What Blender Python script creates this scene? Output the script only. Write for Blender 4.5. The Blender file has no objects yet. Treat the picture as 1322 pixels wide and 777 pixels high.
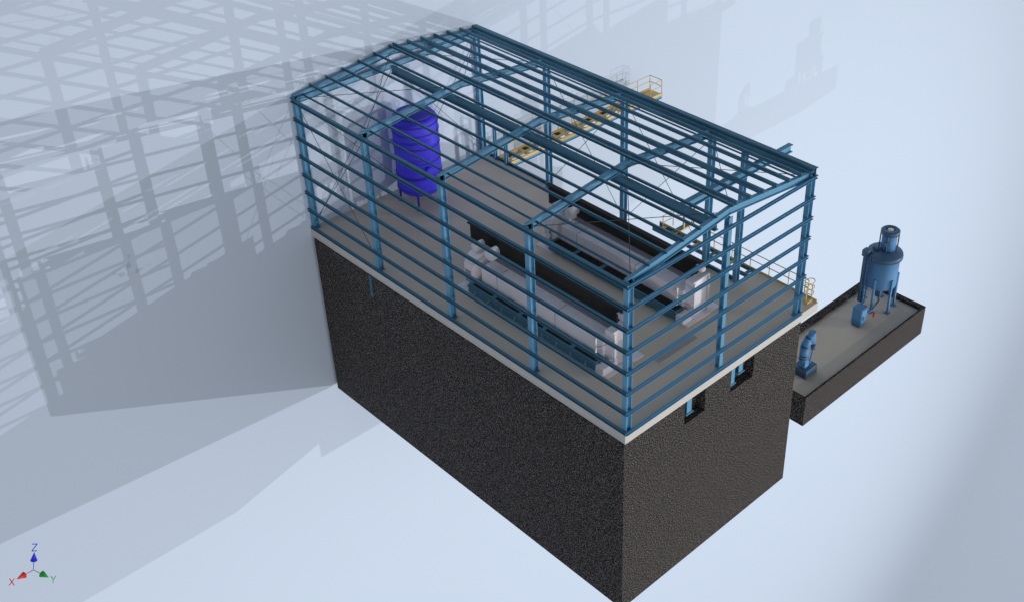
import bpy, bmesh, math, random
from mathutils import Vector, Matrix
random.seed(4)
S = bpy.context.scene
COL = S.collection

# ------------------------------------------------------------------ camera
cd = bpy.data.cameras.new("camera"); cam = bpy.data.objects.new("camera", cd); COL.objects.link(cam)
yaw, pitch = 3.9282, -0.59
d = Vector((math.cos(pitch)*math.cos(yaw), math.cos(pitch)*math.sin(yaw), math.sin(pitch)))
r = d.cross(Vector((0, 0, 1))).normalized(); u = r.cross(d)
a = -0.0033
r, u = math.cos(a)*r+math.sin(a)*u, -math.sin(a)*r+math.cos(a)*u
M = Matrix((r, u, -d)).transposed().to_4x4(); M.translation = Vector((31.2474, 29.3404, 38.5035))
cam.matrix_world = M
cd.sensor_fit = 'HORIZONTAL'; cd.sensor_width = 36.0
cd.lens = 1525.02/1322*36
cd.shift_x = -(768.93-661)/1322; cd.shift_y = -(388.5-344.54)/1322
cd.clip_start = 0.5; cd.clip_end = 2000
S.camera = cam

# ------------------------------------------------------------------ surrounding light: bright in front of the backdrop, dim above
W = bpy.data.worlds.new("World"); S.world = W; W.use_nodes = True
nt = W.node_tree; nt.nodes.clear()
out = nt.nodes.new('ShaderNodeOutputWorld'); bg = nt.nodes.new('ShaderNodeBackground')
tc = nt.nodes.new('ShaderNodeTexCoord'); sp = nt.nodes.new('ShaderNodeSeparateXYZ')
rp = nt.nodes.new('ShaderNodeValToRGB')
nt.links.new(tc.outputs['Generated'], sp.inputs[0])
mr = nt.nodes.new('ShaderNodeMapRange'); mr.inputs[1].default_value = -1; mr.inputs[2].default_value = 1
nt.links.new(sp.outputs['Y'], mr.inputs[0]); nt.links.new(mr.outputs[0], rp.inputs[0])
el = rp.color_ramp.elements
el[0].position = 0.50; el[0].color = (0.04, 0.042, 0.045, 1)
el[1].position = 1.0; el[1].color = (1.5, 1.5, 1.5, 1)
e2 = rp.color_ramp.elements.new(0.78); e2.color = (0.10, 0.104, 0.11, 1)
nt.links.new(rp.outputs[0], bg.inputs[0]); bg.inputs[1].default_value = 0.62
nt.links.new(bg.outputs[0], out.inputs[0])

# ------------------------------------------------------------------ four distant studio lamps in front of the backdrop
YW = -26.88
def lamp(name, dr, e, target, spread=22, blend=1.0, dist=600.0):
    ld = bpy.data.lights.new(name, 'SPOT'); o = bpy.data.objects.new(name, ld); COL.objects.link(o)
    v = Vector(dr).normalized(); t = Vector(target)
    o.location = Vector((0, 0, -6)) - v*dist       # rays run along dr at the block's near corner
    o.rotation_euler = (t - o.location).to_track_quat('-Z', 'Y').to_euler()
    ld.energy = e*4*math.pi**2*dist*dist
    ld.spot_size = math.radians(spread); ld.spot_blend = blend
    ld.shadow_soft_size = 0.3; ld.color = (1.0, 0.98, 0.95)
lamp("lamp_rising", (0.65, -1, 0.31), 0.25, (-30, YW, -44), 18)
lamp("lamp_falling", (0.88, -1, -0.20), 0.24, (-30, YW, -46), 18)
lamp("lamp_level", (0.90, -1, 0.075), 0.27, (-60, YW, -110), 60)
lamp("lamp_crossing", (-0.90, -1, 0.125), 0.125, (-20, YW, -2), 14.5)

S.view_settings.view_transform = 'Standard'; S.view_settings.look = 'None'
S.view_settings.exposure = 0; S.view_settings.gamma = 1
S.cycles.max_bounces = 5

# ------------------------------------------------------------------ materials
def mat(name, col, rough=0.5, metal=0.0, var=0.08, scale=2.0, bump=0.0, spec=0.4):
    m = bpy.data.materials.new(name); m.use_nodes = True; n = m.node_tree
    b = n.nodes['Principled BSDF']; b.inputs['Roughness'].default_value = rough
    b.inputs['Metallic'].default_value = metal; b.inputs['Specular IOR Level'].default_value = spec
    t = n.nodes.new('ShaderNodeTexCoord'); no = n.nodes.new('ShaderNodeTexNoise')
    no.inputs['Scale'].default_value = scale; no.inputs['Detail'].default_value = 5
    n.links.new(t.outputs['Object'], no.inputs['Vector'])
    mx = n.nodes.new('ShaderNodeMix'); mx.data_type = 'RGBA'
    mx.inputs[6].default_value = tuple(c*(1-var) for c in col)+(1,)
    mx.inputs[7].default_value = tuple(min(1, c*(1+var)) for c in col)+(1,)
    n.links.new(no.outputs['Fac'], mx.inputs[0]); n.links.new(mx.outputs[2], b.inputs['Base Color'])
    if bump:
        bp = n.nodes.new('ShaderNodeBump'); bp.inputs['Strength'].default_value = bump; bp.inputs['Distance'].default_value = 0.02
        n.links.new(no.outputs['Fac'], bp.inputs['Height']); n.links.new(bp.outputs[0], b.inputs['Normal'])
    return m

STEEL = mat('blue_steel_paint', (0.115, 0.33, 0.53), 0.45)
STEEL_SHADED = mat('shaded_blue_steel', (0.065, 0.20, 0.305), 0.5)  # same blue steel, shade put into the colour for purlins, rails and beams
CONC = mat('floor_concrete', (0.68, 0.61, 0.525), 0.8, var=0.05, scale=0.35, spec=0.2)
EDGE = mat('pale_concrete', (0.62, 0.60, 0.58), 0.8, var=0.05, scale=1.5, spec=0.2)
BACK = mat('backdrop_paint', (0.60, 0.70, 0.86), 0.95, var=0.01, scale=0.05, spec=0.0)
ROYAL = mat('royal_blue_paint', (0.055, 0.045, 0.80), 0.6, var=0.05)
ROYALD = mat('dark_royal_band', (0.035, 0.03, 0.42), 0.6)
GREY = mat('lavender_grey_panel', (0.88, 0.84, 0.90), 0.5, var=0.03)
MIDG = mat('mid_grey_panel', (0.34, 0.33, 0.38), 0.5, var=0.04)
WHITE = mat('white_paint', (0.80, 0.79, 0.82), 0.4, var=0.03)
BLACK = mat('black_rubber', (0.022, 0.021, 0.020), 0.75, var=0.15)
YEL = mat('yellow_rail_paint', (0.74, 0.54, 0.22), 0.5, var=0.06)
TANKB = mat('slate_blue_paint', (0.10, 0.27, 0.52), 0.7, var=0.06)
TANKD = mat('dark_slate_paint', (0.06, 0.13, 0.24), 0.4, var=0.08)
RED = mat('red_paint', (0.85, 0.04, 0.04), 0.4)
GREEN = mat('green_paint', (0.04, 0.60, 0.08), 0.4)
NAVY = mat('navy_paint', (0.03, 0.03, 0.85), 0.4)
ROD = mat('dark_rod_steel', (0.06, 0.10, 0.13), 0.5)

def soil():
    m = bpy.data.materials.new('speckled_earth'); m.use_nodes = True; n = m.node_tree
    b = n.nodes['Principled BSDF']; b.inputs['Roughness'].default_value = 0.95; b.inputs['Specular IOR Level'].default_value = 0.1
    t = n.nodes.new('ShaderNodeTexCoord')
    a1 = n.nodes.new('ShaderNodeTexNoise'); a1.inputs['Scale'].default_value = 17; a1.inputs['Detail'].default_value = 2; a1.inputs['Roughness'].default_value = 0.8
    a2 = n.nodes.new('ShaderNodeTexNoise'); a2.inputs['Scale'].default_value = 4.0; a2.inputs['Detail'].default_value = 2
    n.links.new(t.outputs['Object'], a1.inputs['Vector']); n.links.new(t.outputs['Object'], a2.inputs['Vector'])
    r1 = n.nodes.new('ShaderNodeValToRGB'); e = r1.color_ramp.elements
    e[0].position = 0.42; e[0].color = (0.006, 0.006, 0.006, 1)
    e[1].position = 0.62; e[1].color = (0.30, 0.285, 0.28, 1)
    x = e.new(0.52); x.color = (0.027, 0.0255, 0.025, 1)
    n.links.new(a1.outputs['Fac'], r1.inputs[0])
    r2 = n.nodes.new('ShaderNodeValToRGB'); e = r2.color_ramp.elements
    e[0].position = 0.35; e[0].color = (0.88, 0.87, 0.92, 1); e[1].position = 0.65; e[1].color = (1.0, 0.96, 0.94, 1)
    n.links.new(a2.outputs['Fac'], r2.inputs[0])
    mx = n.nodes.new('ShaderNodeMix'); mx.data_type = 'RGBA'; mx.blend_type = 'MULTIPLY'; mx.inputs[0].default_value = 1
    n.links.new(r1.outputs[0], mx.inputs[6]); n.links.new(r2.outputs[0], mx.inputs[7])
    n.links.new(mx.outputs[2], b.inputs['Base Color'])
    return m
SOIL = soil()

# ------------------------------------------------------------------ mesh helpers
class MB:
    def __init__(s): s.b = bmesh.new()
    def box(s, x0, x1, y0, y1, z0, z1):
        v = [s.b.verts.new((x, y, z)) for z in (z0, z1) for y in (y0, y1) for x in (x0, x1)]
        for f in ((0,2,3,1),(4,5,7,6),(0,1,5,4),(2,6,7,3),(0,4,6,2),(1,3,7,5)): s.b.faces.new([v[i] for i in f])
        return s
    def prism(s, pts, o, e1, e2, ext):
        """closed 2-D outline pts in the plane (e1, e2) at o, pushed along the vector ext"""
        o, e1, e2, ext = Vector(o), Vector(e1), Vector(e2), Vector(ext)
        A = [s.b.verts.new(o+e1*p+e2*q) for p, q in pts]; B = [s.b.verts.new(v.co+ext) for v in A]
        n = len(A)
        s.b.faces.new(A[::-1]); s.b.faces.new(B)
        for i in range(n): s.b.faces.new([A[i], A[(i+1) % n], B[(i+1) % n], B[i]])
        return s
    def bar(s, p, q, pts, up=(0, 0, 1)):
        p, q = Vector(p), Vector(q); dd = (q-p).normalized(); up = Vector(up)
        e1 = dd.cross(up).normalized(); e2 = e1.cross(dd)
        return s.prism(pts, p, e1, e2, q-p)
    def tube(s, p, q, rad, n=8, r2=None):
        p, q = Vector(p), Vector(q); dd = (q-p).normalized()
        up = Vector((0, 0, 1)) if abs(dd.z) < .9 else Vector((1, 0, 0))
        e1 = dd.cross(up).normalized(); e2 = e1.cross(dd); r2 = rad if r2 is None else r2
        A = []; B = []
        for i in range(n):
            c = math.cos(2*math.pi*i/n); k = math.sin(2*math.pi*i/n)
            A.append(s.b.verts.new(p+(e1*c+e2*k)*rad)); B.append(s.b.verts.new(q+(e1*c+e2*k)*r2))
        s.b.faces.new(A[::-1]); s.b.faces.new(B)
        for i in range(n):
            f = s.b.faces.new([A[i], A[(i+1) % n], B[(i+1) % n], B[i]]); f.smooth = n > 10
        return s
    def path(s, pts, rad, n=8):
        for i in range(len(pts)-1): s.tube(pts[i], pts[i+1], rad, n)
        return s
    def lathe(s, prof, c, n=40):
        rings = []
        for rr, z in prof:
            rings.append([s.b.verts.new((c[0]+rr*math.cos(2*math.pi*i/n), c[1]+rr*math.sin(2*math.pi*i/n), c[2]+z)) for i in range(n)])
        for A, B in zip(rings, rings[1:]):
            for i in range(n):
                f = s.b.faces.new([A[i], A[(i+1) % n], B[(i+1) % n], B[i]]); f.smooth = True
        s.b.faces.new(rings[0][::-1]); s.b.faces.new(rings[-1])
        return s
    def build(s, name, m, parent=None, bevel=0.0):
        bmesh.ops.recalc_face_normals(s.b, faces=s.b.faces)
        me = bpy.data.meshes.new(name); s.b.to_mesh(me); s.b.free()
        o = bpy.data.objects.new(name, me); COL.objects.link(o); me.materials.append(m)
        if parent is not None:
            o.parent = parent; o.matrix_parent_inverse = Matrix.Translation(-Vector(parent.location))
        if bevel:
            bv = o.modifiers.new('bevel', 'BEVEL'); bv.width = bevel; bv.segments = 2; bv.limit_method = 'ANGLE'
        return o

def isec(w, h, tw=.03, tf=.035):
    a, b = w/2, h/2
    return [(-a,-b),(a,-b),(a,-b+tf),(tw/2,-b+tf),(tw/2,b-tf),(a,b-tf),(a,b),(-a,b),(-a,b-tf),(-tw/2,b-tf),(-tw/2,-b+tf),(-a,-b+tf)]
def csec(w, h, t=.02):
    a, b = w/2, h/2
    return [(-a,-b),(a,-b),(a,-b+t),(-a+t,-b+t),(-a+t,b-t),(a,b-t),(a,b),(-a,b)]
def rect(w, h): return [(-w/2,-h/2),(w/2,-h/2),(w/2,h/2),(-w/2,h/2)]

def thing(name, label, cat, loc, group=None):
    o = bpy.data.objects.new(name, None); COL.objects.link(o); o.location = loc
    o.empty_display_size = 0.3
    return tag(o, label, cat, group)
def tag(o, label=None, cat=None, group=None, kind=None):
    if label: o['label'] = label
    if cat: o['category'] = cat
    if group: o['group'] = group
    if kind: o['kind'] = kind
    return o

# ------------------------------------------------------------------ backdrop: one upright pale wall behind everything
o = MB().box(-1500, 160, YW-1.0, YW, -400, 160).build('backdrop', BACK); tag(o, kind='structure')

# ------------------------------------------------------------------ earth block with two pockets under the slab, concrete slab
BX0, BX1, BY0, T, H = 0.07, -14.11, -26.49, 0.55, 12.38
mb = MB()
mb.box(BX1, BX0, BY0, -0.6, -H, -T)
zb = -2.05
mb.prism([(BX0,-H),(BX0,-T),(-4.40,-T),(-4.40,zb),(-6.02,zb),(-6.02,-T),(-8.12,-T),(-8.12,zb),(-10.02,zb),(-10.02,-T),(BX1,-T),(BX1,-H)],
         (0, -0.6, 0), (1, 0, 0), (0, 0, 1), (0, 0.6, 0))
o = mb.build('earth_block', SOIL); tag(o, 'tall block of dark speckled earth carrying the concrete slab and the steel frame', 'earth block')

SL = thing('concrete_slab', 'grey concrete floor slab with pale edges under the blue steel frame', 'floor slab', (-7, -13, 0))
mb = MB()
outl = [(0,0),(-15.63,0),(-15.63,-4.35),(-14.16,-4.35),(-14.16,-26.86),(0,-26.86)]
mb.prism(outl, (0, 0, -T+.002), (1, 0, 0), (0, 1, 0), (0, 0, T-.012)).build('slab_edge', EDGE, SL)
ins = [(-.012,-.012),(-15.618,-.012),(-15.618,-4.338),(-14.148,-4.338),(-14.148,-26.848),(-.012,-26.848)]
MB().prism(ins, (0, 0, -.0095), (1, 0, 0), (0, 1, 0), (0, 0, .0095)).build('floor_surface', CONC, SL)
# ------------------------------------------------------------------ the steel frame
FR = thing('steel_frame', 'blue open steel portal frame with sloping roof purlins and wall rails on the slab', 'steel building', (-7, -13.4, 0))
FY = [-0.2, -6.8, -13.45, -20.1, -26.7]
LX, RX, EV, RG, RXX = -0.30, -13.86, 9.0, 9.76, -7.2
for y in FY:
    for x in (LX, RX):
        MB().bar((x, y, 0.03), (x, y, EV-.12), isec(.30, .36), up=(1, 0, 0)).build('column', STEEL, FR)
        MB().box(x-.26, x+.26, y-.2, y+.2, .001, .03).build('base_plate', STEEL, FR)
    for xa, xb, za, zb2 in ((LX+.15, RXX, EV-.23, RG-.23), (RXX, RX-.15, RG-.23, EV-.23)):
        MB().bar((xa, y, za), (xb, y, zb2), isec(.22, .42)).build('rafter', STEEL, FR)
# extra columns
MB().bar((-7.2, -.2, .03), (-7.2, -.2, 9.2), isec(.26, .30), up=(0, 1, 0)).build('column', STEEL, FR)
MB().bar((-13.9, -4.55, .03), (-13.9, -4.55, 8.8), isec(.28, .32), up=(1, 0, 0)).build('column', STEEL, FR)
for y in (-25.4, -24.3):
    MB().bar((-13.85, y, .02), (-13.85, y, 2.3), isec(.18, .2), up=(1, 0, 0)).build('door_post', STEEL, FR)
MB().bar((-13.85, -25.5, 2.37), (-13.85, -24.2, 2.37), rect(.14, .14)).build('door_lintel', STEEL, FR)
# wall rails: long left side and near end, eight levels
GZ = [0.10+k*1.227 for k in range(8)]
for k, z in enumerate(GZ):
    h = .26 if k == 7 else .17
    MB().bar((-.06, -26.95 if k else -26.8, z), (-.06, .05, z), csec(.14, h)).build('wall_rail', STEEL_SHADED, FR)
    MB().bar((-.02, .045, z+.02), (-14.02, .045, z+.02), csec(.13, .17)).build('wall_rail', STEEL, FR)
MB().bar((-.3, -26.62, 8.66), (-13.9, -26.62, 8.66), isec(.16, .36)).build('end_beam', STEEL, FR)
MB().bar((-13.98, -26.8, .1), (-13.98, -4.6, .1), csec(.14, .2)).build('wall_rail', STEEL_SHADED, FR)
# roof purlins
def roof(x): return EV + (RG-EV)*(1-abs(x-RXX)/7.0)
for k in range(1, 7):
    x = -.25 - k*(RXX+.25)/-6.0*1.0
    x = -.25 + (RXX+.25)*k/6.0
    z = roof(x)+.085
    MB().bar((x, -26.95, z), (x, .0 if k > 0 else 0, z), csec(.09, .14)).build('purlin', STEEL_SHADED, FR)
for k in range(0, 7):
    x = RXX-.35 + (RX+.1-(RXX-.35))*k/6.0
    z = roof(x)+.11
    MB().bar((x, -.02, z), (x, -26.95, z), csec(.11, .20)).build('purlin', STEEL_SHADED, FR)
MB().bar((-.75, -26.7, 8.86), (-.75, -.2, 8.86), csec(.06, .10)).build('purlin', STEEL_SHADED, FR)
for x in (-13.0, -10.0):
    MB().bar((x, -.2, roof(x)-.30), (x, -26.7, roof(x)-.30), csec(.05, .09)).build('purlin', STEEL_SHADED, FR)
MB().bar((-13.98, .02, 8.98), (-13.98, -26.95, 8.98), csec(.20, .46)).build('eave_beam', STEEL_SHADED, FR)
MB().bar((-13.55, .0, 9.0), (-13.55, -26.8, 9.0), csec(.12, .22)).build('eave_beam', STEEL_SHADED, FR)
# cross bracing rods
def rod(p, q): MB().tube(p, q, .018, 6).build('brace_rod', ROD, FR)
for i in (0, 3):
    y0, y1 = FY[i], FY[i+1]
    for xa, xb in ((-.4, -7.1), (-7.3, -13.8)):
        rod((xa, y0, roof(xa)-.3), (xb, y1, roof(xb)-.3)); rod((xb, y0, roof(xb)-.3), (xa, y1, roof(xa)-.3))
for i in (1, 2):
    rod((-13.9, FY[i], .4), (-13.9, FY[i+1], 8.5)); rod((-13.9, FY[i], 8.5), (-13.9, FY[i+1], .4))
for i in (3,):
    rod((-.3, FY[i], .4), (-.3, FY[i+1], 8.5)); rod((-.3, FY[i], 8.5), (-.3, FY[i+1], .4))
for xa, xb in ((-.4, -7.1), (-7.1, -13.8)):
    rod((xa, -26.6, .5), (xb, -26.6, 8.5)); rod((xb, -26.6, .5), (xa, -26.6, 8.5))

# stub columns in the pockets and the left face
def stub(name, label, x, y, z0, z1, w=.32, up=(0, 1, 0)):
    o = MB().bar((x, y, z0), (x, y, z1), isec(w, w), up=up).box(x-w*.8, x+w*.8, y-w*.7, y+w*.7, z0-.06, z0-.001).build(name, STEEL); tag(o, label, 'foundation post', 'posts under the slab')
stub('foundation_post', 'short blue steel post alone in the pocket nearest the block corner', -4.95, -.34, -1.60, -T, .36)
stub('foundation_post', 'short blue steel post nearer the corner of the two in the second pocket', -8.5, -.32, -1.80, -T, .28)
stub('foundation_post', 'short blue steel post farther in the second pocket, by its dark side wall', -9.2, -.40, -1.4, -T, .34)
o = MB().box(.072, .10, -20.82, -20.62, -2.0, -T).box(.10, .14, -20.74, -20.70, -1.95, -T).build('foundation_post', STEEL_SHADED)
tag(o, 'thin blue steel strip standing on the dark left face of the earth block', 'foundation post', 'posts under the slab')

# ------------------------------------------------------------------ beams hung below the roof
o = MB().bar((-6.7, -26.1, 8.7), (-6.7, -.5, 8.7), isec(.26, .50, .04, .05)).build('runway_beam', STEEL_SHADED)
tag(o, 'long blue runway beam hung under the ridge of the frame', 'crane beam')
o = MB().bar((-6.95, -3.2, 8.38), (-16.1, -3.2, 8.38), isec(.30, .46, .03, .05)).build('monorail_beam', STEEL)
tag(o, 'blue hoist beam crossing the roof and jutting out past the right eave', 'hoist beam')

# ------------------------------------------------------------------ round royal-blue tank in the far corner
TX, TY = -6.95, -24.65
TK = thing('storage_tank', 'tall royal blue round tank on thin legs in the far corner of the slab', 'tank', (TX, TY, 0))
R = 1.42
MB().lathe([(.05,.72),(R*.55,.80),(R*.88,.98),(R,1.25),(R,5.8),(R*.97,5.98),(R*.86,6.1),(.05,6.2)], (TX, TY, 0), 48).build('tank_shell', ROYAL, TK)
for z in (1.3, 2.3, 3.3, 4.3, 5.2, 5.78):
    MB().lathe([(R+.005,z-.05),(R+.035,z-.05),(R+.035,z+.05),(R+.005,z+.05)], (TX, TY, 0), 48).build('band', ROYALD, TK)
MB().lathe([(R*.80,6.13),(R*.82,6.22),(R*.30,6.26),(.05,6.26)], (TX, TY, 0), 40).build('lid', ROYALD, TK)
for q in (45, 135, 225, 315):
    x, y = TX+R*.93*math.cos(math.radians(q)), TY+R*.93*math.sin(math.radians(q))
    mb = MB().tube((x, y, .03), (x, y, 1.2), .075, 10).box(x-.13, x+.13, y-.13, y+.13, .001, .03)
    mb.build('leg', ROYALD, TK)
x, y = TX+R*math.cos(math.radians(78)), TY+R*math.sin(math.radians(78))
MB().tube((x, y-.05, 2.9), (x+.05, y+.30, 2.9), .22, 20).build('manhole', ROYAL, TK)
MB().lathe([(.05,.6),(.16,.6),(.16,.74),(.05,.78)], (TX, TY, 0), 16).build('outlet', ROYALD, TK)

# ------------------------------------------------------------------ two filter presses
def press(ox, label, valves):
    P = thing('filter_press', label, 'filter press', (-3.7+ox, -9.5, 0), 'filter presses on the slab')
    X = lambda x: x+ox
    # base beam / trough with dark drip openings
    mb = MB().box(X(-3.12), X(-2.42), -14.6, -4.5, .10, .62).box(X(-2.40), X(-2.34), -14.6, -4.5, .48, .56)
    for k in range(6): mb.box(X(-3.0), X(-2.55), -14.4+k*1.9, -14.2+k*1.9, .001, .10)
    mb.build('base_beam', STEEL_SHADED, P)
    y = -14.35
    for k in range(5):
        L = 1.62 if k % 2 == 0 else 1.9
        dd = MB().box(X(-3.08), X(-2.54), y, y+L, .622, .63)
        for j in range(int(L/.18)): dd.box(X(-2.96), X(-2.58), y+.05+j*.18, y+.12+j*.18, .63, .68)
        dd.build('drip_opening', BLACK, P); y += L+.28
    # long body: side, sloping shoulder, flat top
    MB().prism([(-3.12,.62),(-3.12,1.60),(-4.40,1.64),(-4.40,.45),(-3.12,.45)], (ox, -14.2, 0), (1,0,0), (0,0,1), (0, 9.6, 0)).build('body', GREY, P)
    for yy in (-12.9, -8.2):
        MB().prism([(-3.11,.66),(-3.11,1.61),(-4.0,1.64),(-4.0,1.62),(-3.13,1.59)], (ox, yy, 0), (1,0,0), (0,0,1), (0, .03, 0)).build('panel_seam', MIDG, P)
    MB().box(X(-4.40), X(-4.05), -14.2, -4.7, 1.642, 1.68).build('top_strip', MIDG, P)
    # tall dark screen along the far side with its top flange and stays
    S2 = MB().box(X(-4.62), X(-4.55), -16.8, -4.4, 1.50, 2.80).build('screen', BLACK, P)
    MB().box(X(-4.66), X(-4.38), -16.85, -4.4, 2.802, 2.87).build('screen_flange', BLACK, P)
    for yy in (-16.0, -13.0, -10.0, -7.0, -4.9):
        MB().box(X(-4.70), X(-4.63), yy-.05, yy+.05, .001, 2.7).build('screen_post', BLACK, P)
    # far end frame
    MB().prism([(-2.75,.05),(-2.75,1.5),(-2.9,1.95),(-3.3,2.2),(-4.2,2.2),(-4.45,2.0),(-4.45,.05)], (ox, -15.3, 0), (1,0,0), (0,0,1), (0, .75, 0)).build('end_frame', GREY, P, .05)
    MB().box(X(-2.745), X(-2.70), -15.15, -14.7, .5, 1.25).build('end_cover', MIDG, P)
    MB().box(X(-4.5), X(-2.3), -15.6, -14.2, .001, .05).build('base_plate', WHITE, P)
    for yy, rr in ((-14.95, .19), (-13.75, .27)):
        mb = MB().tube((X(-3.95), yy, 2.55), (X(-3.25), yy, 2.55), rr, 20); mb.box(X(-3.85), X(-3.4), yy-.12, yy+.12, 2.1, 2.5)
        mb.build('roller_drum', WHITE if rr < .3 else GREY, P)
    # near end frame: posts, bowed handrails, plate
    MB().box(X(-5.25), X(-2.5), -5.0, -3.65, .001, .04).build('base_plate', GREY, P)
    MB().box(X(-4.5), X(-3.3), -4.62, -4.05, .05, 2.25).build('end_frame', GREY, P, .04)
    MB().box(X(-4.62), X(-3.28), -4.1, -3.98, 2.26, 2.36).build('end_cap', WHITE, P)
    for x in (-3.36, -4.52): MB().box(X(x)-.05, X(x)+.05, -4.04, -3.94, .04, 2.26).build('end_post', WHITE, P)
    MB().box(X(-2.42), X(-2.34), -4.42, -4.34, 1.2, 2.3).build('end_post', WHITE, P)
    for z in (.62, 1.72):
        MB().path([(X(-2.4), -4.4, z), (X(-2.5), -4.1, z+.16), (X(-3.0), -3.95, z+.16), (X(-3.36), -3.98, z)], .03).build('bow_rail', MIDG, P)
    MB().box(X(-3.2), X(-2.4), -4.45, -3.9, .04, .5).build('drive_box', GREY, P, .03)
    mb = MB().tube((X(-4.4), -4.75, 2.55), (X(-4.4), -4.25, 2.55), .16, 16); mb.box(X(-4.52), X(-4.28), -4.55, -4.3, 2.37, 2.45)
    mb.build('motor', GREY, P)
    MB().tube((X(-4.05), -4.5, 2.36), (X(-4.05), -4.5, 2.85), .06, 10).build('exhaust_pipe', BLACK, P)
    if valves:
        for z in (.55, .95, 1.45, 1.95, 2.3):
            mb = MB().box(X(-2.6), X(-2.35), -14.85, -14.6, z-.1, z+.1); mb.tube((X(-2.47), -14.72, z-.2), (X(-2.47), -14.72, z+.2), .07, 10)
            mb.build('valve', WHITE, P)
    else:
        for k in range(9):
            yy = -13.9+k*1.1
            MB().path([(X(-2.36), yy, .5), (X(-2.2), yy+.1, .25), (X(-2.2), yy+.35, .08)], .025, 6).build('drain_hose', MIDG, P)
    return P
press(0, 'grey filter press with black screen nearest the long open wall of rails', False)
press(-6.2, 'grey filter press with black screen and white valves on the right side of the slab', True)

# drain grate in the floor near the end
mb = MB()
for k in range(24): mb.box(-8.4+k*.13, -8.34+k*.13, -2.98, -2.68, .004, .012)
mb.box(-8.42, -5.28, -3.0, -2.97, .004, .016).box(-8.42, -5.28, -2.69, -2.66, .004, .016)
tag(mb.build('drain_grate', MIDG), 'narrow dark drain grate in the floor by the near end of the slab', 'drain grate')

# ------------------------------------------------------------------ yellow walkways
def railing(P, pts, z, posts, hgt=1.1, name='handrail'):
    pts = [Vector(p) for p in pts]
    for hh in (hgt, hgt*.55):
        MB().path([p+Vector((0, 0, z+hh)) for p in pts], .028).build(name, YEL, P)
    for i in range(len(pts)-1):
        L = (pts[i+1]-pts[i]).length; n = max(1, round(L/posts))
        for k in range(n+(i == len(pts)-2)):
            p = pts[i].lerp(pts[i+1], k/n)
            MB().tube(p+Vector((0, 0, z)), p+Vector((0, 0, z+hgt)), .028, 6).build('rail_post', YEL, P)

WK = thing('walkway', 'long yellow railed walkway running from the far right corner of the frame', 'walkway', (-21.5, -25, 0))
ya, yb = -24.25, -25.45
MB().bar((-14.2, ya, -.22), (-29.3, ya, -.22), csec(.10, .22)).build('stringer', STEEL, WK)
MB().bar((-14.2, yb, -.22), (-29.3, yb, -.22), csec(.10, .22)).build('stringer', STEEL, WK)
for y in (ya, yb): MB().box(-29.3, -14.2, y-.05, y+.05, -.10, .12).build('toe_board', YEL, WK)
for k in range(18):
    x = -14.5-k*.76
    MB().box(x-.15, x+.15, yb+.052, ya-.052, -.1, -.03).build('deck_bar', YEL, WK)
    if k % 2 == 0: MB().box(x-.50, x-.17, yb+.10, yb+.42, -.06, -.01).build('deck_plate', BLACK, WK)
MB().box(-28.0, -14.3, -24.98, -24.72, -.029, .0).build('mid_rail', YEL, WK)
MB().box(-29.3, -28.0, yb+.053, ya-.053, -.028, 0).build('end_deck', YEL, WK)
railing(WK, [(-14.3, yb, 0), (-29.25, yb, 0), (-29.25, ya, 0), (-28.0, ya, 0)], .06, 1.4)
for x in (-20, -28.5): MB().bar((x, yb, -.34), (x, YW, -1.5), rect(.08, .08)).build('bracket', STEEL, WK)

W2 = thing('side_walkway', 'yellow railed walkway with a landing along the right edge of the slab', 'walkway', (-15.5, -8, 0))
MB().bar((-15.65, -4.36, -.12), (-15.65, -12.0, -.12), csec(.10, .24)).build('stringer', STEEL_SHADED, W2)
MB().bar((-15.0, -4.36, -.12), (-15.0, -12.0, -.12), csec(.10, .24)).build('stringer', STEEL_SHADED, W2)
MB().box(-15.66, -15.60, -12, -.1, .006, .11).build('toe_board', YEL, W2)
for k in range(6):
    y = -4.7-k*1.35
    MB().box(-15.59, -15.06, y-.12, y+.12, -.05, 0).build('deck_bar', YEL if k % 2 else STEEL_SHADED, W2)
MB().box(-16.9, -15.0, -10.85, -10.5, -.05, -.005).build('landing', STEEL_SHADED, W2)
MB().box(-17.0, -15.0, -10.5, -10.45, -.10, .0).build('toe_board', YEL, W2)
railing(W2, [(-15.63, -.75, 0), (-15.63, -9.0, 0)], .0, 1.35)
railing(W2, [(-15.02, -11.2, 0), (-16.9, -11.2, 0), (-16.9, -10.5, 0)], .0, 1.2)
MB().box(-17.0, -16.88, -10.415, -10.3, 0, 1.5).build('gate_post', YEL, W2)
MB().box(-16.2, -16.1, -10.55, -10.45, 0, 1.0).build('gate_post', YEL, W2)
# ladder with hoops at the near right corner
LD = thing('caged_ladder', 'yellow hooped ladder at the right corner of the slab edge', 'ladder', (-15.5, -.7, 0))
for y in (-1.0, -.5): MB().path([(-15.66, y, .005), (-15.66, y, .95), (-15.5, y, 1.05), (-15.2, y, 1.05), (-15.1, y, .005)], .035).build('stile', YEL, LD)
for k in range(3): MB().tube((-15.66, -1.0, .2+k*.32), (-15.66, -.5, .2+k*.32), .022, 6).build('rung', YEL, LD)
for z in (.2, .6, 1.0):
    MB().path([(-15.66-.42*math.sin(math.pi*t/8), -.75-.26*math.cos(math.pi*t/8), z) for t in range(9)], .025).build('hoop', YEL, LD)
MB().box(-15.55, -15.0, -.47, -.3, .002, .12).build('step', YEL, LD)

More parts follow.
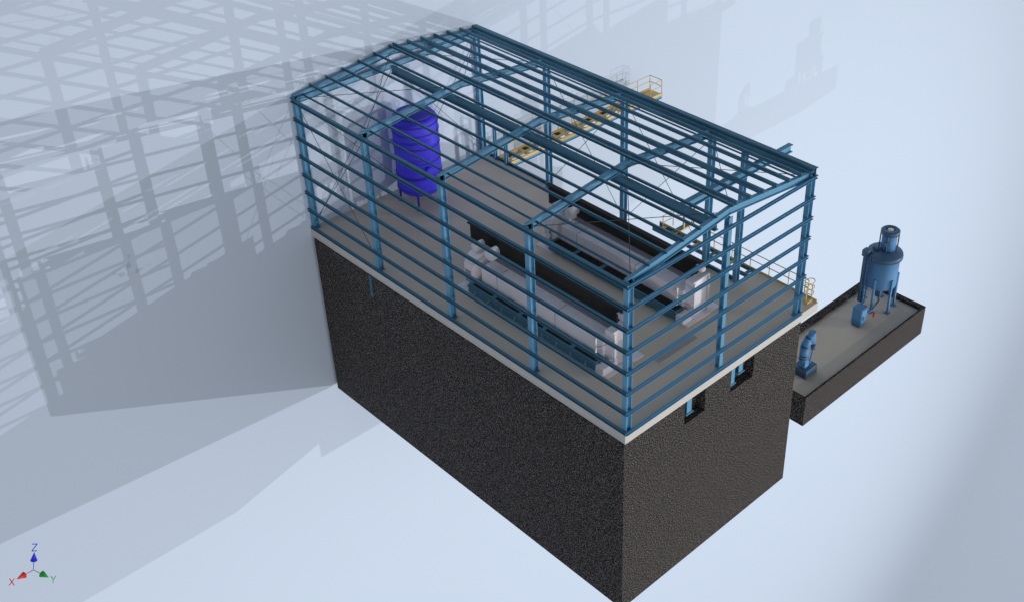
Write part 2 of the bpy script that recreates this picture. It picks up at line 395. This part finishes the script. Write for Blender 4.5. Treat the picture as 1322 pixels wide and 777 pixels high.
# ------------------------------------------------------------------ raised basin with pump, cabinet and mixing tank
FZ = -10.32
mb = MB().box(-32.8, -18.8, -7.0, -2.0, -12.4, FZ-.012)
mb.box(-32.8, -18.8, -2.16, -2.0, FZ-.012, -10.08).box(-32.8, -18.8, -7.0, -6.55, FZ-.012, -10.02)
mb.box(-32.8, -32.4, -6.55, -2.16, FZ-.012, -10.08).box(-18.95, -18.8, -6.55, -2.16, FZ-.012, -10.12)
BS = thing('earth_basin', 'low floating block of speckled earth with black rim and grey floor', 'earth basin', (-25.8, -4.5, -12.4))
mb.build('basin_walls', SOIL, BS)
MB().box(-32.4, -18.95, -6.55, -2.16, FZ-.01, FZ).build('basin_floor', CONC, BS)

CX, CY = -30.9, -4.75
MT = thing('mixing_tank', 'slate blue mixing tank with narrow upper drum on legs in the earth basin', 'tank', (CX, CY, FZ))
R = 1.08
MB().lathe([(.1,1.35),(R*.5,1.5),(R*.96,1.85),(R,1.95),(R,4.3)], (CX, CY, FZ), 40).build('tank_shell', TANKB, MT)
MB().lathe([(R+.002,4.14),(R+.17,4.14),(R+.17,4.32),(R+.13,4.46),(.2,4.5)], (CX, CY, FZ), 40).build('lid', TANKD, MT)
ux, uy = CX-.38, CY-.05
MB().lathe([(.52,4.51),(.52,5.85)], (ux, uy, FZ), 32).build('upper_drum', TANKB, MT)
MB().lathe([(.522,5.77),(.66,5.77),(.66,5.98),(.56,6.06),(.34,6.06),(.33,5.87)], (ux, uy, FZ), 32).build('drum_rim', TANKD, MT)
MB().lathe([(.05,5.871),(.24,5.871),(.2,6.05),(.05,6.08)], (ux, uy, FZ), 20).build('vent_cap', GREY, MT)
for q in (20, 110, 200, 290):
    x, y = ux+.62*math.cos(math.radians(q)), uy+.62*math.sin(math.radians(q))
    MB().box(x-.035, x+.035, y-.035, y+.035, 4.5+FZ, 5.76+FZ).build('stay', TANKD, MT)
MB().tube((ux+.55, uy+.2, FZ+5.2), (ux+.68, uy+.32, FZ+5.2), .18, 14).build('manhole', TANKD, MT)
MB().box(CX+.70, CX+1.2, CY-1.1, CY-.6, FZ+4.16, FZ+4.66).build('gear_box', TANKD, MT, .03)
MB().box(CX+.15, CX+.5, CY-.75, CY-.4, FZ+4.505, FZ+4.74).build('hatch', TANKD, MT, .03)
for q in (10, 72, 130, 200, 265, 322):
    x, y = CX+(R+.05)*math.cos(math.radians(q)), CY+(R+.05)*math.sin(math.radians(q))
    mb = MB().box(x-.07, x+.07, y-.07, y+.07, FZ+.04, FZ+2.7).box(x-.17, x+.17, y-.17, y+.17, FZ+.001, FZ+.04)
    mb.build('leg', TANKB, MT)
lx, ly = CX+1.2, CY-.55
MB().box(CX+.80, CX+1.06, CY-1.02, CY-.76, FZ+.35, FZ+4.158).build('riser', TANKD, MT)
MB().tube((CX+1.05, CY-.62, FZ+.05), (CX+1.05, CY-.62, FZ+4.1), .07, 10).build('riser_pipe', TANKB, MT)
for dy in (-.2, .2): MB().box(lx, lx+.07, ly+dy-.03, ly+dy+.03, FZ+.6, FZ+4.5).build('ladder_stile', TANKD, MT)
for k in range(12): MB().tube((lx+.035, ly-.2, FZ+.8+k*.32), (lx+.035, ly+.2, FZ+.8+k*.32), .022, 6).build('ladder_rung', TANKD, MT)
MB().box(CX-.2, CX+.2, CY-.2, CY+.2, FZ+.75, FZ+1.34).build('outlet', TANKD, MT, .04)
MB().path([(CX, CY, FZ+.9), (CX+.5, CY+.35, FZ+.75), (CX+1.6, CY+.55, FZ+.65), (CX+2.5, CY+.5, FZ+.6)], .07, 10).build('outlet_pipe', TANKD, MT)
MB().tube((CX-.75, CY+.55, FZ+.9), (CX-.75, CY+.55, FZ+1.9), .2, 16).build('agitator_motor', TANKD, MT)
o = MB().tube((CX+1.75, CY+.85, FZ+.30), (CX+1.75, CY+.85, FZ+.62), .07, 10).build('valve_wheel', RED, MT)
MB().box(CX-1.6, CX-1.3, CY+.2, CY+.5, FZ+.5, FZ+2.2).build('side_duct', TANKB, MT, .02)

CB = thing('control_cabinet', 'upright slate blue cabinet on the basin floor beside the mixing tank', 'cabinet', (-28.0, -4.2, FZ))
MB().box(-28.35, -27.65, -4.75, -4.0, FZ+.12, FZ+1.45).build('cabinet_body', TANKB, CB, .03)
MB().box(-28.3, -27.7, -4.7, -4.05, FZ+.001, FZ+.12).build('plinth', TANKD, CB)
MB().box(-28.3, -27.7, -3.998, -3.97, FZ+.2, FZ+1.38).build('door', TANKB, CB, .01)
MB().tube((-27.85, -3.94, FZ+.65), (-27.85, -3.94, FZ+.95), .03, 8).build('handle', TANKD, CB)
MB().box(-28.75, -28.36, -4.55, -4.2, FZ+.35, FZ+1.2).build('junction_box', TANKD, CB, .02)

PX, PY = -21.15, -3.85
PM = thing('pump', 'blue hook shaped pump on a square plinth in the near end of the basin', 'pump', (PX, PY, FZ))
MB().box(PX-.62, PX+.62, PY-.55, PY+.55, FZ+.001, FZ+.62).build('plinth', TANKD, PM, .03)
MB().box(PX-.05, PX+.4, PY-.25, PY+.25, FZ+.622, FZ+1.1).build('mount', TANKB, PM, .03)
pts = [(PX+.15, PY, FZ+.9), (PX+.22, PY-.05, FZ+1.5), (PX+.1, PY-.12, FZ+2.05), (PX-.25, PY-.15, FZ+2.5), (PX-.6, PY-.1, FZ+2.65)]
rr = [.26, .30, .30, .28, .24]
mb = MB()
for i in range(4): mb.tube(pts[i], pts[i+1], rr[i], 16, rr[i+1])
mb.build('pump_neck', TANKB, PM)
MB().tube((PX-.55, PY-.1, FZ+2.2), (PX-.55, PY-.1, FZ+2.95), .29, 18, .24).build('pump_head', TANKB, PM)
MB().tube((PX-.55, PY+.05, FZ+2.0), (PX-.42, PY+.25, FZ+1.75), .17, 14).build('nozzle', TANKD, PM)
MB().tube((PX-.28, PY+.12, FZ+.62), (PX-.42, PY+.2, FZ+1.8), .06, 10).build('pipe', TANKB, PM)
for z in (1.2,):
    MB().tube((PX+.2, PY-.04, FZ+z), (PX+.19, PY-.06, FZ+z+.1), .33, 18).build('flange', TANKD, PM)

# ------------------------------------------------------------------ axis marker standing out from the backdrop, lower left
P0 = Vector((23.766, -12.000, 0.021))
AX = thing('axis_marker', 'small axis marker with red, green and blue arrows lettered X, Y and Z', 'axis marker', P0)
TILT = Vector((-0.5834, -0.5854, -0.5630)).rotation_difference(Vector((-0.1313, -0.7256, -0.6755)))
LN = 0.865
for v, m, ch in (((1,0,0), RED, 'X'), ((0,1,0), GREEN, 'Y'), ((0,0,1), NAVY, 'Z')):
    v = TILT @ Vector(v)
    MB().tube(P0+v*.02, P0+v*LN*.62, .020*0.75, 8).build('arrow', m, AX)
    MB().tube(P0+v*LN*.55, P0+v*LN, .19*0.75, 20, .005).build('arrow_head', m, AX)
    c = P0+v*(LN*1.28)
    rgt = TILT @ Vector((-.707, .707, 0)); upv = TILT @ Vector((-.39, -.39, .83)); w, h = 0.097, 0.142
    st = {'X': [(-w,-h,w,h), (-w,h,w,-h)], 'Y': [(-w,h,0,0), (w,h,0,0), (0,0,0,-h)], 'Z': [(-w,h,w,h), (w,h,-w,-h), (-w,-h,w,-h)]}[ch]
    mb = MB()
    for x0, z0, x1, z1 in st: mb.tube(c+rgt*x0+upv*z0, c+rgt*x1+upv*z1, .026*0.75, 6)
    mb.build('letter', m, AX)
